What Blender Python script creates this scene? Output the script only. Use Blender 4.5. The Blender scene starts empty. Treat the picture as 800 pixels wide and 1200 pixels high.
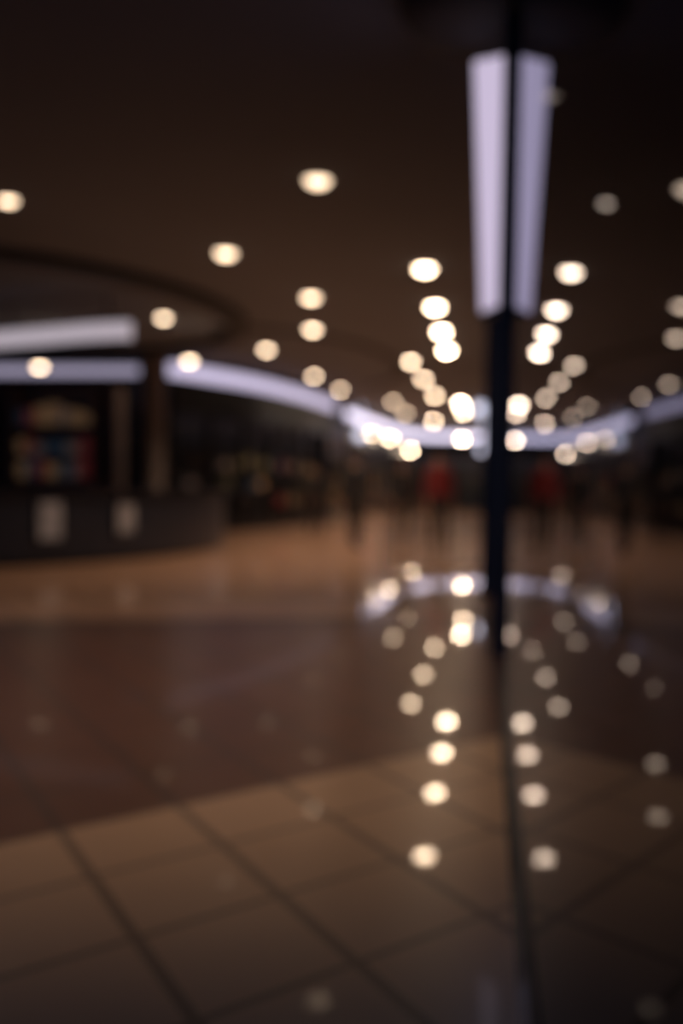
import bpy, bmesh, math, random
from mathutils import Vector, Matrix
random.seed(7)
scene = bpy.context.scene
scene.view_settings.view_transform = 'Standard'
COL = scene.collection

# ---------------------------------------------------------------- materials
def mat(name, color=(0.5,0.5,0.5), rough=0.5, metal=0.0, emit=None, estr=0.0, noise=0.0, nscale=5.0, coat=0.0):
    m = bpy.data.materials.new(name); m.use_nodes = True
    nt = m.node_tree; b = nt.nodes['Principled BSDF']
    b.inputs['Roughness'].default_value = rough
    b.inputs['Metallic'].default_value = metal
    b.inputs['Coat Weight'].default_value = coat
    if noise > 0:
        n = nt.nodes.new('ShaderNodeTexNoise'); n.inputs['Scale'].default_value = nscale
        tc = nt.nodes.new('ShaderNodeTexCoord'); nt.links.new(tc.outputs['Object'], n.inputs['Vector'])
        mx = nt.nodes.new('ShaderNodeMix'); mx.data_type = 'RGBA'
        mx.inputs[6].default_value = tuple(c*(1-noise) for c in color)+(1,)
        mx.inputs[7].default_value = tuple(min(1,c*(1+noise)) for c in color)+(1,)
        nt.links.new(n.outputs['Fac'], mx.inputs[0]); nt.links.new(mx.outputs[2], b.inputs['Base Color'])
    else:
        b.inputs['Base Color'].default_value = tuple(color)+(1,)
    if emit:
        b.inputs['Emission Color'].default_value = tuple(emit)+(1,)
        b.inputs['Emission Strength'].default_value = estr
    return m

M_dark  = mat('dark_metal', (0.008,0.010,0.018), 0.4, 0.3, noise=0.3)
M_black = mat('black_laminate', (0.009,0.014,0.028), 0.35, noise=0.2)
M_wall  = mat('wall_paint', (0.026,0.042,0.068), 0.8, noise=0.15)
M_ceil  = mat('ceiling_plaster', (0.095,0.110,0.145), 0.9, noise=0.06, nscale=0.6)
M_bulk  = mat('bulkhead_dark', (0.008,0.010,0.017), 0.8, noise=0.1)
M_wood  = mat('shelf_wood', (0.09,0.055,0.042), 0.5, noise=0.3)
M_pillar= mat('pillar_plaster', (0.08,0.062,0.06), 0.6, noise=0.1)
BC=(0.80,0.72,1.0)
M_band1 = mat('lit_fascia_dim', (0.3,0.3,0.35), 0.5, emit=BC, estr=0.42)
M_band2 = mat('lit_fascia', (0.3,0.3,0.35), 0.5, emit=BC, estr=0.85)
M_band3 = mat('lit_fascia_bright', (0.4,0.4,0.45), 0.5, emit=(0.86,0.78,1.0), estr=2.0)
M_ring  = mat('lit_canopy_edge', (0.4,0.4,0.4), 0.5, emit=(0.90,0.78,0.88), estr=0.5)
M_sconce= mat('sconce_diffuser', (0.6,0.6,0.65), 0.4, emit=(0.81,0.69,0.92), estr=0.72)
M_cool  = mat('cool_lamp', (0.6,0.6,0.65), 0.4, emit=(0.75,0.78,1.0), estr=2.0)
M_trim  = mat('fixture_trim', (0.25,0.22,0.2), 0.4, noise=0.1)
M_poster= mat('lit_poster', (0.2,0.2,0.22), 0.5, emit=(0.8,0.7,0.68), estr=0.025, noise=0.8, nscale=7)
M_skin  = mat('skin', (0.35,0.2,0.14), 0.6, noise=0.05)
M_hair  = mat('hair', (0.02,0.014,0.01), 0.6, noise=0.2)
M_red   = mat('red_jacket', (0.15,0.008,0.012), 0.8, noise=0.15)
M_navy  = mat('dark_jacket', (0.006,0.008,0.014), 0.8, noise=0.15)
M_grey  = mat('grey_jacket', (0.009,0.009,0.012), 0.8, noise=0.15)
M_jean  = mat('dark_trousers', (0.004,0.005,0.009), 0.85, noise=0.2)
M_shoe  = mat('shoe_leather', (0.01,0.01,0.01), 0.5, noise=0.1)
M_carpet= mat('shop_carpet', (0.01,0.01,0.014), 0.95, noise=0.3)

_lens = {}
def lens_mat(s):
    k = round(s, 0) if s > 6 else max(0.5,round(s*4)/4)
    if k not in _lens:
        _lens[k] = mat('lamp_lens', (0.8,0.7,0.6), 0.5, emit=(1.0,0.74,0.50), estr=k)
    return _lens[k]

# ---------------------------------------------------------------- helpers
def obj_from_bm(name, bm, mats, parent=None, smooth=False):
    me = bpy.data.meshes.new(name)
    bmesh.ops.recalc_face_normals(bm, faces=bm.faces)
    bm.to_mesh(me); bm.free()
    for m in (mats if isinstance(mats,(list,tuple)) else [mats]): me.materials.append(m)
    if smooth:
        for p in me.polygons: p.use_smooth = True
    o = bpy.data.objects.new(name, me); COL.objects.link(o)
    if parent: o.parent = parent
    return o
def empty(name, loc=(0,0,0)):
    e = bpy.data.objects.new(name, None); e.location = loc; e.empty_display_size = 0.2
    COL.objects.link(e); return e
def add_box(bm, x0,x1,y0,y1,z0,z1, mi=0, M=None, bev=0):
    v = [Vector((x,y,z)) for z in (z0,z1) for y in (y0,y1) for x in (x0,x1)]
    if M: v = [M @ p for p in v]
    vs = [bm.verts.new(p) for p in v]
    fs=[]
    for f in ((0,1,3,2),(4,6,7,5),(0,4,5,1),(2,3,7,6),(0,2,6,4),(1,5,7,3)):
        fc = bm.faces.new([vs[i] for i in f]); fc.material_index = mi; fs.append(fc)
    return fs
def box(name, x0,x1,y0,y1,z0,z1, m, parent=None, M=None):
    bm = bmesh.new(); add_box(bm,x0,x1,y0,y1,z0,z1,0,M); return obj_from_bm(name,bm,m,parent)
def ribbon(bm, path, z0, z1, t, mi=0, closed=False, off=0.0):
    n = len(path); L=[];R=[]
    for i in range(n):
        if closed: a,b = path[i-1], path[(i+1)%n]
        else: a,b = path[max(0,i-1)], path[min(n-1,i+1)]
        d = Vector((b[0]-a[0], b[1]-a[1])).normalized(); nn = Vector((d.y,-d.x))
        p = Vector(path[i][:2]) + nn*off
        L.append(p + nn*t/2); R.append(p - nn*t/2)
    vv = []
    for i in range(n):
        vv.append([bm.verts.new((L[i].x,L[i].y,z0)), bm.verts.new((L[i].x,L[i].y,z1)),
                   bm.verts.new((R[i].x,R[i].y,z1)), bm.verts.new((R[i].x,R[i].y,z0))])
    for i in range(n if closed else n-1):
        a,b = vv[i], vv[(i+1)%n]
        for k in range(4):
            f = bm.faces.new((a[k],b[k],b[(k+1)%4],a[(k+1)%4])); f.material_index = mi
    if not closed:
        for a in (vv[0],vv[-1]):
            f = bm.faces.new(a); f.material_index = mi
def smooth_path(pts, step=0.5):
    out=[]
    P=[Vector(p) for p in pts]; P=[2*P[0]-P[1]]+P+[2*P[-1]-P[-2]]
    for i in range(1,len(P)-2):
        n = max(1,int((P[i+1]-P[i]).length/step))
        for k in range(n):
            t=k/n; a,b,c,d = P[i-1],P[i],P[i+1],P[i+2]
            q = 0.5*((2*b)+(c-a)*t+(2*a-5*b+4*c-d)*t*t+(3*b-a-3*c+d)*t**3)
            out.append((q.x,q.y))
    out.append((P[-2].x,P[-2].y)); return out
def ellipse(cx,cy,rx,ry,a0=0,a1=360,n=64,closed=True):
    m = n if closed else n+1
    return [(cx+rx*math.cos(math.radians(a0+(a1-a0)*i/n)), cy+ry*math.sin(math.radians(a0+(a1-a0)*i/n))) for i in range(m)]

H = 4.5
YE = 70
def X0(z): return 0.095+0.023*z
# ---------------------------------------------------------------- floor
def floor_material():
    m = bpy.data.materials.new('polished_tiles'); m.use_nodes=True
    nt=m.node_tree; N=nt.nodes; L=nt.links; b=N['Principled BSDF']
    geo=N.new('ShaderNodeNewGeometry'); sep=N.new('ShaderNodeSeparateXYZ'); L.new(geo.outputs['Position'],sep.inputs[0])
    def math_(op,a,b_=None,c=None):
        n=N.new('ShaderNodeMath'); n.operation=op
        for i,v in enumerate((a,b_,c)):
            if v is None: continue
            if isinstance(v,(int,float)): n.inputs[i].default_value=v
            else: L.new(v,n.inputs[i])
        return n.outputs[0]
    X,Y=sep.outputs[0],sep.outputs[1]
    def lin(ax,ay,c): return math_('ADD',math_('ADD',math_('MULTIPLY',X,ax),math_('MULTIPLY',Y,ay)),c)
    def lines(ax,ay,c,size,w):
        u=math_('DIVIDE',lin(ax,ay,c),size)
        fr=math_('FRACT',u); d=math_('ABSOLUTE',math_('SUBTRACT',fr,0.5))
        return math_('GREATER_THAN',d,0.5-w/size/2)
    g1=lines(0.866,0.5,-1.084+0.41*4,0.41,0.034)
    g2=lines(-0.707,0.707,-3.61+0.5*9,0.5,0.028)
    grout=math_('MAXIMUM',g1,g2)
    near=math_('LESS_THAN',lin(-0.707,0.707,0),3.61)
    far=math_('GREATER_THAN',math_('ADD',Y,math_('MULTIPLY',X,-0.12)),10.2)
    chan=math_('GREATER_THAN',X,0.07)
    n=N.new('ShaderNodeTexNoise'); n.inputs['Scale'].default_value=1.3; n.inputs['Detail'].default_value=4
    L.new(geo.outputs['Position'],n.inputs['Vector'])
    def mix(f,a,b2):
        x=N.new('ShaderNodeMix'); x.data_type='RGBA'
        if isinstance(f,(int,float)): x.inputs[0].default_value=f
        else: L.new(f,x.inputs[0])
        for i,v in ((6,a),(7,b2)):
            if isinstance(v,tuple): x.inputs[i].default_value=v+(1,)
            else: L.new(v,x.inputs[i])
        return x.outputs[2]
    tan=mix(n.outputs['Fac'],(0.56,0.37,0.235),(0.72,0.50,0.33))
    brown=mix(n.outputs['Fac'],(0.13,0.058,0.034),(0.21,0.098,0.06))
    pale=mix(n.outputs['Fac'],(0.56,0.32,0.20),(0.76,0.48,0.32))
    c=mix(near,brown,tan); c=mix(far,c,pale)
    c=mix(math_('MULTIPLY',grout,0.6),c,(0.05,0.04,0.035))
    c=mix(chan,c,(0.006,0.007,0.011))
    L.new(c,b.inputs['Base Color'])
    b.inputs['Roughness'].default_value=0.30
    b.inputs['Specular IOR Level'].default_value=0.45
    # coat weight shaped by position to choose which lamp reflections the floor shows
    def ramp(v,a,b_,lo,hi):
        mr=N.new('ShaderNodeMapRange'); mr.interpolation_type='SMOOTHSTEP'; L.new(v,mr.inputs['Value'])
        mr.inputs['From Min'].default_value=a; mr.inputs['From Max'].default_value=b_
        mr.inputs['To Min'].default_value=lo; mr.inputs['To Max'].default_value=hi
        return mr.outputs['Result']
    w1=ramp(lin(1.0,0.085,0.0),-0.30,-0.10,0.04,1.0)
    w1=math_('MULTIPLY',w1,ramp(Y,2.4,3.2,0.2,1.0))
    w2=ramp(Y,10.6,12.0,0.0,0.8)
    L.new(math_('MAXIMUM',w1,w2),b.inputs['Coat Weight'])
    b.inputs['Coat Roughness'].default_value=0.025
    b.inputs['Coat IOR'].default_value=1.38
    return m
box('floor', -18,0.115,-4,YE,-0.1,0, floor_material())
box('shop_floor', 0.115,5,-4,YE,-0.1,0, M_carpet)
box('ceiling', -18,5,-4,YE,H,H+0.1, M_ceil)
box('wall_left', -18.1,-18,-4,YE,0,H, M_wall)
box('wall_right', 5,5.1,-4,YE,0,H, M_wall)
box('wall_far', -18,5,YE,YE+0.1,0,H, M_wall)

# ---------------------------------------------------------------- glass shopfront on the right
gm = bpy.data.materials.new('shopfront_glass'); gm.use_nodes=True
nt=gm.node_tree; nt.nodes.remove(nt.nodes['Principled BSDF'])
fr=nt.nodes.new('ShaderNodeFresnel'); fr.inputs['IOR'].default_value=1.6
tr=nt.nodes.new('ShaderNodeBsdfTransparent'); tr.inputs[0].default_value=(0.3,0.33,0.4,1)
gl=nt.nodes.new('ShaderNodeBsdfGlossy'); gl.inputs['Roughness'].default_value=0.0; gl.inputs[0].default_value=(0.58,0.60,0.68,1)
mxs=nt.nodes.new('ShaderNodeMixShader'); nt.links.new(fr.outputs[0],mxs.inputs[0]); nt.links.new(tr.outputs[0],mxs.inputs[1]); nt.links.new(gl.outputs[0],mxs.inputs[2])
nt.links.new(mxs.outputs[0],nt.nodes['Material Output'].inputs[0])
sf = empty('glass_shopfront')
bm=bmesh.new()
vs=[bm.verts.new(p) for p in ((X0(0),-1,0.0),(X0(H),-1,H),(X0(H),YE-1,H),(X0(0),YE-1,0.0))]
f=bm.faces.new(vs); f.normal_update()
if f.normal.x>0: f.normal_flip()
me=bpy.data.meshes.new('glass'); bm.to_mesh(me); bm.free(); me.materials.append(gm)
g=bpy.data.objects.new('glass',me); COL.objects.link(g); g.parent=sf
def leaning(name,x_in,y0,y1,m,parent):
    bm=bmesh.new(); pts=[]
    for z in (0.0,H):
        for y in (y0,y1):
            pts.append((bm.verts.new((X0(z)-x_in,y,z)), bm.verts.new((X0(z)+0.03,y,z))))
    a,b,c,d=pts
    for q in ((a[0],a[1],b[1],b[0]),(c[0],d[0],d[1],c[1]),(a[0],c[0],c[1],a[1]),(b[0],b[1],d[1],d[0]),(a[0],b[0],d[0],c[0]),(a[1],c[1],d[1],b[1])): bm.faces.new(q)
    return obj_from_bm(name,bm,m,parent)
leaning('mullion_1',0.060,7.70,7.82,M_dark,sf)
leaning('mullion_2',0.15,12.0,12.4,M_dark,sf)
leaning('mullion_3',0.10,20.0,20.2,M_dark,sf)
leaning('mullion_4',0.10,32.0,32.2,M_dark,sf)

# tapered vertical wall light with round ceiling canopy
ws = empty('wall_light')
def taper(bm,ztl,ztr,zb,xt0,xt1,xb0,xb1,yl,yr,t,mi=0):
    v=[bm.verts.new(p) for p in ((xb0,yl,zb),(xb1,yr,zb),(xb1,yr+t,zb),(xb0,yl+t,zb),(xt0,yl,ztl),(xt1,yr,ztr),(xt1,yr+t,ztr),(xt0,yl+t,ztl))]
    for q in ((0,1,2,3),(4,5,6,7),(0,1,5,4),(1,2,6,5),(2,3,7,6),(3,0,4,7)):
        f=bm.faces.new([v[i] for i in q]); f.material_index=mi
bm=bmesh.new(); taper(bm,4.20,4.12,2.38,-0.08,0.155,-0.03,0.10,8.3,7.96,0.06)
d=obj_from_bm('diffuser',bm,M_sconce,ws)
bv=d.modifiers.new('b','BEVEL'); bv.width=0.012; bv.segments=3
bm=bmesh.new(); taper(bm,2.38,2.38,2.33,-0.035,0.10,-0.02,0.085,8.3,7.95,0.08); obj_from_bm('end_cap',bm,M_dark,ws)
bm=bmesh.new()
prof=[(0.0,4.27),(0.35,4.275),(0.6,4.29),(0.72,4.33),(0.77,4.40),(0.77,4.5)]
n=48; rows=[]
for r,z in prof:
    row=[]
    for i in range(n+1):
        a=math.radians(90+180*i/n)
        row.append(bm.verts.new((0.18+max(r,0.001)*math.cos(a), 8.0+max(r,0.001)*math.sin(a)*1.0, z)))
    rows.append(row)
for a,b in zip(rows[:-1],rows[1:]):
    for i in range(n): bm.faces.new((a[i],a[i+1],b[i+1],b[i]))
obj_from_bm('ceiling_canopy',bm,M_bulk,ws,True)

# ---------------------------------------------------------------- downlights
def downlight(x,y,z=H,r=0.14,T=5.0,P=60,cone=116,name='recessed_downlight',parent=None):
    r*=0.8
    dep=0.6*r
    px=1350/max(y,1)
    area=0.785*(2*r*px)*((dep+2*r*abs(z-1.1)/max(y,1))*px)
    s=min(130,T*380/max(area,1)) if y>3 else 5
    bm=bmesh.new(); n=20
    ringp=[(r*1.0,0),(r*1.18,-0.012),(r*1.25,0.0)]
    rows=[]
    for rr,zz in ringp: rows.append([bm.verts.new((rr*math.cos(2*math.pi*i/n),rr*math.sin(2*math.pi*i/n),zz)) for i in range(n)])
    for a,b in zip(rows[:-1],rows[1:]):
        for i in range(n): bm.faces.new((a[i],a[(i+1)%n],b[(i+1)%n],b[i])).material_index=1
    rows=[]
    for k in range(6):
        a=math.pi/2*k/6
        rows.append([bm.verts.new((r*math.cos(a)*math.cos(2*math.pi*i/n), r*math.cos(a)*math.sin(2*math.pi*i/n), -dep*math.sin(a))) for i in range(n)])
    for a,b in zip(rows[:-1],rows[1:]):
        for i in range(n): bm.faces.new((a[i],a[(i+1)%n],b[(i+1)%n],b[i]))
    top=bm.verts.new((0,0,-dep))
    for i in range(n): bm.faces.new((rows[-1][i],rows[-1][(i+1)%n],top))
    o=obj_from_bm(name,bm,[lens_mat(s),M_trim],parent,True); o.location=(x,y,z)
    if P>0:
        ld=bpy.data.lights.new('lamp','SPOT'); ld.energy=P; ld.spot_size=math.radians(cone); ld.spot_blend=0.6
        ld.shadow_soft_size=0.04; ld.color=(1.0,0.68,0.45)
        lo=bpy.data.objects.new('lamp',ld); COL.objects.link(lo); lo.parent=o; lo.location=(0,0,-dep-0.05)
    return o
FP=280
for y in (17.6,21.25,24.5,27.8): downlight(-0.92,y,r=0.16,T=8,P=FP)
for y in (44.5,): downlight(-0.93,y,r=0.17,T=5,P=FP*2)
downlight(-0.93,49.5,r=0.17,T=2.5,P=FP*2)
for y,t,x in ((30.2,2.0,-1.94),(34.9,1.6,-1.86),(41.0,1.6,-1.78)): downlight(x,y,r=0.14,T=t,P=FP*1.3)
downlight(-2.5,56,r=0.15,T=1.5,P=FP*2)
for y in (43.7,50.4): downlight(-3.48,y,r=0.15,T=0.55,P=FP*2)
for y,x,t in ((34,-5.04,1.1),(38.6,-4.85,0.8)): downlight(x,y,r=0.13,T=t,P=FP*1.4)
downlight(-5.24,27.65,r=0.14,T=1.5,P=FP)
downlight(-3.62,24.2,r=0.15,T=2.0,P=FP); downlight(-3.05,20.2,r=0.155,T=2.0,P=FP)
downlight(-1.83,12.6,r=0.16,T=3.0,P=FP*0.45); downlight(-3.7,16.45,r=0.16,T=2.4,P=FP*0.95)
downlight(-6.3,22.6,r=0.13,T=1.5,P=FP*0.2); downlight(-5.57,13.46,r=0.12,T=2,P=FP*0.35)
downlight(-1.4,6.4,r=0.11,P=260,cone=92);  # unseen lamp above the frame, added to brighten the near floor
downlight(0.56,9.9,r=0.08,T=1.6,P=2,cone=80); downlight(1.43,13.6,r=0.09,T=2.2,P=2,cone=80)

# ---------------------------------------------------------------- storefronts
GOODS=[mat('goods_%d'%i,c,0.6,emit=c,estr=e,noise=0.3,nscale=6) for i,(c,e) in enumerate([  # faint glow put into the goods' colours so they look lit
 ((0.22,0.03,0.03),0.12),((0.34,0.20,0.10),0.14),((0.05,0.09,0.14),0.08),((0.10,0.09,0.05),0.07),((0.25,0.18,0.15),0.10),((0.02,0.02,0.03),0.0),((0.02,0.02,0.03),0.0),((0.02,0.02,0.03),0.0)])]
def storefront(name, pts, zb, bandm, tb=0.30, side=1, depth=0.9, step=1.3, wallm=None):
    e=empty(name); path=smooth_path(pts,0.6)
    bm=bmesh.new(); ribbon(bm,path,zb-tb/2,zb+tb/2,0.16); obj_from_bm('lit_band',bm,bandm,e)
    bm=bmesh.new(); ribbon(bm,path,zb+tb/2,zb+tb/2+0.05,0.3); ribbon(bm,path,zb-tb/2-0.9,zb-tb/2,0.14,off=0.0)
    ribbon(bm,path,0,0.2,0.14); ribbon(bm,path,1.0,1.05,0.06)
    obj_from_bm('frame_rails',bm,M_dark,e)
    bm=bmesh.new()
    L=0; last=-9
    for i in range(len(path)-1):
        a=Vector(path[i]); b=Vector(path[i+1]); d=(b-a); L+=d.length
        if L-last>step:
            last=L
            M=Matrix.Translation((a.x,a.y,0)) @ Matrix.Rotation(math.atan2(d.y,d.x),4,'Z')
            add_box(bm,-0.06,0.06,-0.07,0.07,0,zb-tb/2,0,M)
    obj_from_bm('mullions',bm,M_dark,e)
    bm=bmesh.new(); ribbon(bm,path,0,zb-tb/2,0.05,off=-side*depth); 
    obj_from_bm('back_panel',bm,wallm or M_wall,e)
    bm=bmesh.new(); bg=bmesh.new()
    for z in (0.6,1.15,1.7,2.25): ribbon(bm,path,z,z+0.03,0.3,off=-side*(depth-0.2))
    obj_from_bm('shelves',bm,M_dark,e)
    for i in range(len(path)-1):
        a=Vector(path[i]); b=Vector(path[i+1]); d=(b-a)
        nn=Vector((d.y,-d.x)).normalized()*(-side*(depth-0.2))
        M=Matrix.Translation((a.x+nn.x,a.y+nn.y,0)) @ Matrix.Rotation(math.atan2(d.y,d.x),4,'Z')
        for z in (0.63,1.18,1.73):
            if random.random()<0.6:
                w=random.uniform(0.12,0.4); h=random.uniform(0.2,0.48); x=random.uniform(0,0.2)
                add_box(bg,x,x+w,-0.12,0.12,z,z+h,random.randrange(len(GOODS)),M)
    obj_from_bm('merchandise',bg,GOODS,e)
    return e
storefront('storefront',[(-15,28.9),(-12,28.9),(-8.7,28.9)],4.1,M_band1,0.24)
storefront('storefront',[(-7.9,29.0),(-7.3,30.6),(-6.55,33),(-5.9,37),(-5.5,41.8)],4.14,M_band2,0.36)
s3=storefront('storefront',[(-5.45,46),(-5.2,50.4),(-4.75,57),(-4.07,62.5),(-2.3,65),(0.06,65.4)],4.15,M_band3,0.34,wallm=mat('shop_back_wall',(0.16,0.18,0.20),0.8,noise=0.3))
for x,y,z,t in ((-4.0,61.8,3.3,2.2),(-4.9,50.0,3.6,1.2),(-4.45,54.2,3.6,2.2),(-1.17,58.7,3.75,4)):
    downlight(x,y,z,r=0.17,T=t,P=350,name='shopfront_lamp',parent=s3)
def cool_lamp(x,y,z,r):
    bm=bmesh.new(); bmesh.ops.create_uvsphere(bm,u_segments=20,v_segments=12,radius=r)
    for v in bm.verts: v.co.z*=0.8
    ret=bmesh.ops.create_cone(bm,cap_ends=True,segments=12,radius1=0.02,radius2=0.02,depth=max(0.05,H-z-r*0.7))
    for v in ret['verts']: v.co.z+=r*0.7+max(0.05,H-z-r*0.7)/2
    o=obj_from_bm('globe_pendant',bm,M_cool,None,True); o.location=(x,y,z)
cool_lamp(-0.18,44,4.2,0.26); cool_lamp(-4.9,45.5,3.3,0.22); cool_lamp(-6.0,41.5,3.35,0.14); cool_lamp(-0.12,52,2.95,0.2)

def pillar(name,x,y,r):
    bm=bmesh.new(); n=32
    prof=[(r*1.25,0),(r*1.25,0.15),(r,0.2),(r,H-0.3),(r*1.2,H-0.2),(r*1.2,H)]
    rows=[[bm.verts.new((x+a*math.cos(2*math.pi*i/n),y+a*math.sin(2*math.pi*i/n),z)) for i in range(n)] for a,z in prof]
    for a,b in zip(rows[:-1],rows[1:]):
        for i in range(n): bm.faces.new((a[i],a[(i+1)%n],b[(i+1)%n],b[i]))
    return obj_from_bm(name,bm,M_pillar,None,True)
pillar('round_pillar',-8.15,28.3,0.28)

# ---------------------------------------------------------------- ceiling bulkhead rings
CX,CY=-8.8,21.5
bm=bmesh.new(); ribbon(bm,ellipse(CX,CY,4.0,6.1),H-0.15,H,0.4,closed=True); obj_from_bm('ceiling_bulkhead',bm,M_bulk)
bm=bmesh.new(); ribbon(bm,ellipse(-5.2,31,2.9,7.0,-100,60,40,False),H-0.05,H,0.25); obj_from_bm('trim_1',bm,M_bulk)

# ---------------------------------------------------------------- kiosk
k=empty('mall_kiosk')
outer=ellipse(CX,CY,3.55,5.85)
bm=bmesh.new(); ribbon(bm,outer,0.08,1.05,0.3,closed=True); obj_from_bm('counter_body',bm,M_black,k)
bm=bmesh.new(); ribbon(bm,ellipse(CX,CY,3.5,5.8),0.0,0.08,0.3,closed=True); obj_from_bm('plinth',bm,M_dark,k)
bm=bmesh.new(); ribbon(bm,outer,1.05,1.1,0.5,closed=True); obj_from_bm('countertop',bm,M_black,k)
for j,(t,w,h) in enumerate(((49.5,0.38,0.55),(33,0.40,0.45),(66,0.42,0.5))):
    a=math.radians(-t); rx,ry=3.72,6.02
    px,py=CX+rx*math.cos(a),CY+ry*math.sin(a); tx,ty=-rx*math.sin(a),ry*math.cos(a)
    M=Matrix.Translation((px,py,0.66)) @ Matrix.Rotation(math.atan2(ty,tx),4,'Z')
    bm=bmesh.new(); add_box(bm,-w/2,w/2,-0.015,0.015,-h/2,h/2,0,M); obj_from_bm('poster_%d'%(j+1),bm,M_poster,k)
    bm=bmesh.new()
    for q in ((-w/2-.03,w/2+.03,h/2,h/2+.03),(-w/2-.03,w/2+.03,-h/2-.03,-h/2),(-w/2-.03,-w/2,-h/2,h/2),(w/2,w/2+.03,-h/2,h/2)):
        add_box(bm,q[0],q[1],-0.025,0.025,q[2],q[3],0,M)
    obj_from_bm('poster_frame_%d'%(j+1),bm,M_dark,k)
bm=bmesh.new(); bg=bmesh.new()
x0,x1,y0,y1=-9.4,-6.9,21.6,22.2
add_box(bm,x0,x1,y1-0.05,y1,0,3.1)
for x in (x0,-8.95,-7.4,x1-0.1): add_box(bm,x,x+0.1,y0,y1,0,3.1)
for z in (1.3,1.75,2.3,3.05): add_box(bm,x0,x1,y0,y1,z,z+0.04)
obj_from_bm('display_shelves',bm,M_wood,k)
for z in (1.34,1.79,2.34):
    x=-8.8
    while x<-7.6:
        w=random.uniform(0.10,0.2)
        add_box(bg,x,x+w,y0+0.1,y0+0.4,z,z+random.uniform(0.2,0.42),random.choice((0,1,1,2,4,1,0,4)),M=None)
        x+=w+random.uniform(0.02,0.08)
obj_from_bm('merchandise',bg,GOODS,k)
arc=smooth_path([(-11.5,22.2),(-9.6,21.5),(-8.0,20.75),(-6.9,20.2),(-6.15,19.95)],0.15)
bm=bmesh.new(); ribbon(bm,arc,3.72,4.02,0.14)
lc=obj_from_bm('lit_canopy_edge',bm,M_ring,k)
bm=bmesh.new(); ribbon(bm,arc,4.02,4.05,0.2); ribbon(bm,arc,3.68,3.72,0.16)
for p in (arc[2],arc[len(arc)//2],arc[-4]): add_box(bm,p[0]-0.02,p[0]+0.02,p[1]+0.0,p[1]+0.04,4.02,H)
obj_from_bm('canopy_frame',bm,M_dark,k)
for x,y,z in ((-9.0,23.3,3.62),(-6.05,23.6,3.77)):
    downlight(x,y,z,r=0.13,T=1.8,P=40,name='kiosk_lamp',parent=k)
    box('lamp_stem',x-0.015,x+0.015,y-0.015,y+0.015,z,H,M_dark,k)

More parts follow.
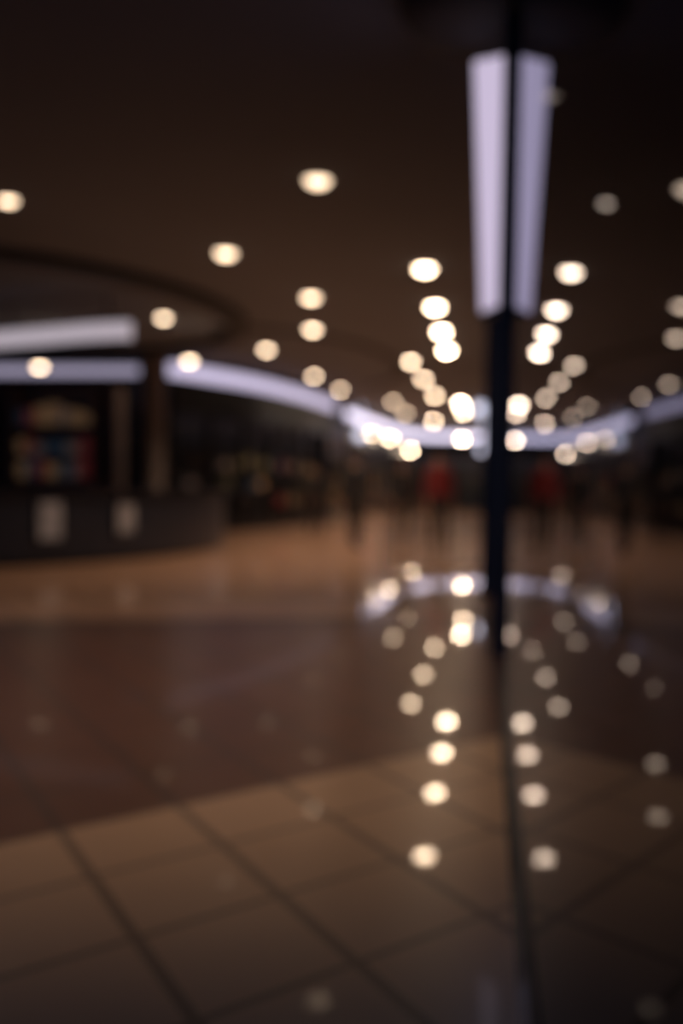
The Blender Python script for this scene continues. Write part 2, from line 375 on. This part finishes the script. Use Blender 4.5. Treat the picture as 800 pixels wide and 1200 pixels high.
# ---------------------------------------------------------------- people
def person(name, x, y, rot, top, stride=0.16, hgt=1.0):
    e=empty(name,(x,y,0)); e.rotation_euler=(0,0,rot); e.scale=(hgt,hgt,hgt)
    V=[];E=[];R=[]
    def v(p,r,par=None):
        V.append(p); R.append(r if isinstance(r,tuple) else (r,r)); i=len(V)-1
        if par is not None: E.append((par,i))
        return i
    pel=v((0,0,0.95),(0.15,0.11))
    w=v((0,0,1.10),(0.135,0.10),pel); ch=v((0,0,1.30),(0.165,0.115),w); sh=v((0,0,1.43),(0.12,0.09),ch)
    nk=v((0,0.0,1.50),0.055,sh); hb=v((0,-0.01,1.56),0.06,nk); hm=v((0,-0.015,1.63),(0.075,0.09),hb); ht=v((0,-0.005,1.70),(0.06,0.075),hm)
    hands=[]
    for s in (-1,1):
        k_=s*stride
        hp=v((s*0.095,0,0.88),0.095,pel); kn=v((s*0.10,-0.03-k_*0.5,0.50),0.062,hp)
        an=v((s*0.10,-k_*1.0+ (0.03 if k_<0 else 0),0.10),0.042,kn)
        v((s*0.11,-k_*1.0-0.06,0.045),0.042,an); v((s*0.115,-k_*1.0-0.16,0.035),0.033,len(V)-1)
        so=v((s*0.19,0,1.40),0.06,sh); el=v((s*0.235,0.03+k_*0.4,1.13),0.045,so)
        wr=v((s*0.24,-0.04+k_*0.8,0.90),0.03,el); pa=v((s*0.24,-0.05+k_*0.85,0.84),(0.022,0.035),wr)
        hands.append((s,V[pa]))
    me=bpy.data.meshes.new('body'); me.from_pydata(V,E,[]); me.update()
    o=bpy.data.objects.new('body',me); COL.objects.link(o)
    sk=o.modifiers.new('skin','SKIN'); 
    for i,r in enumerate(R): me.skin_vertices[0].data[i].radius=r
    me.skin_vertices[0].data[0].use_root=True
    ss=o.modifiers.new('s','SUBSURF'); ss.levels=2; ss.render_levels=2
    dg=bpy.context.evaluated_depsgraph_get(); nm=bpy.data.meshes.new_from_object(o.evaluated_get(dg))
    bpy.data.objects.remove(o)
    o=bpy.data.objects.new('body',nm); COL.objects.link(o); o.parent=e
    for m in (M_skin,top,M_jean,M_shoe,M_hair): nm.materials.append(m)
    for p in nm.polygons:
        c=p.center; p.use_smooth=True
        arm=abs(c.x)>0.185
        if c.z<0.09: i=3
        elif c.z<0.97 and not arm: i=2
        elif c.z>1.655 or (c.z>1.57 and c.y>0.02): i=4
        elif c.z>1.50 or (arm and c.z<0.91): i=0
        else: i=1
        p.material_index=i
    V=[];E=[];R=[];roots=[]
    for s,(px,py,pz) in hands:
        for j in range(4):
            L=(0.065,0.075,0.07,0.055)[j]; yy=py-0.027+j*0.018
            a=len(V); V+= [(px,yy,pz+0.01),(px,yy-0.002,pz-0.04),(px-s*0.008,yy,pz-0.04-L*0.5),(px-s*0.022,yy,pz-0.04-L)]
            E+=[(a,a+1),(a+1,a+2),(a+2,a+3)]; R+=[0.009,0.009,0.008,0.007]; roots.append(a)
        a=len(V); V+=[(px,py-0.02,pz+0.03),(px-s*0.01,py-0.045,pz),(px-s*0.02,py-0.055,pz-0.035)]; E+=[(a,a+1),(a+1,a+2)]; R+=[0.011,0.010,0.008]; roots.append(a)
    me=bpy.data.meshes.new('fingers'); me.from_pydata(V,E,[]); me.materials.append(M_skin)
    f=bpy.data.objects.new('fingers',me); COL.objects.link(f); f.parent=e
    f.modifiers.new('skin','SKIN')
    for i,r in enumerate(R): me.skin_vertices[0].data[i].radius=(r,r)
    for r_ in roots: me.skin_vertices[0].data[r_].use_root=True
    bm=bmesh.new()
    def ball(c,r,sc,mi):
        ret=bmesh.ops.create_uvsphere(bm,u_segments=10,v_segments=8,radius=r)
        for q in ret['verts']: q.co=Vector((q.co.x*sc[0]+c[0],q.co.y*sc[1]+c[1],q.co.z*sc[2]+c[2]))
        for q in {fc for vv in ret['verts'] for fc in vv.link_faces}: q.material_index=mi
    ball((0,-0.10,1.60),0.014,(0.8,1.2,1.6),0)
    for s in (-1,1):
        ball((s*0.027,-0.088,1.625),0.011,(1.2,0.7,0.8),1); ball((s*0.072,0,1.60),0.02,(0.4,0.8,1.4),0)
    ball((0,-0.085,1.565),0.02,(1.0,0.4,0.3),2)
    obj_from_bm('face',bm,[M_skin,M_hair,M_red],e,True)
    return e
person('walking_person',-0.82,20.8,math.radians(8),M_red,hgt=1.03)
person('walking_person',-2.45,21.8,math.radians(170),M_navy,hgt=1.04)
person('walking_person',-1.75,24.5,math.radians(15),M_grey)
person('walking_person',-4.1,28,math.radians(200),M_navy)

# ---------------------------------------------------------------- world + camera
w=bpy.data.worlds.new('World'); scene.world=w; w.use_nodes=True
w.node_tree.nodes['Background'].inputs[0].default_value=(0.25,0.42,0.9,1)
w.node_tree.nodes['Background'].inputs[1].default_value=0.35
cd=bpy.data.cameras.new('cam'); cam=bpy.data.objects.new('camera',cd); COL.objects.link(cam)
cam.location=(0,0,1.1); cam.rotation_euler=(math.radians(90),0,0)
cd.sensor_width=36; cd.sensor_fit='AUTO'; cd.lens=40.5
cd.shift_x=-168/1200; cd.shift_y=-25/1200
cd.clip_start=0.02; cd.clip_end=200
cd.dof.use_dof=True; cd.dof.focus_distance=1.0; cd.dof.aperture_fstop=2.1
scene.camera=cam
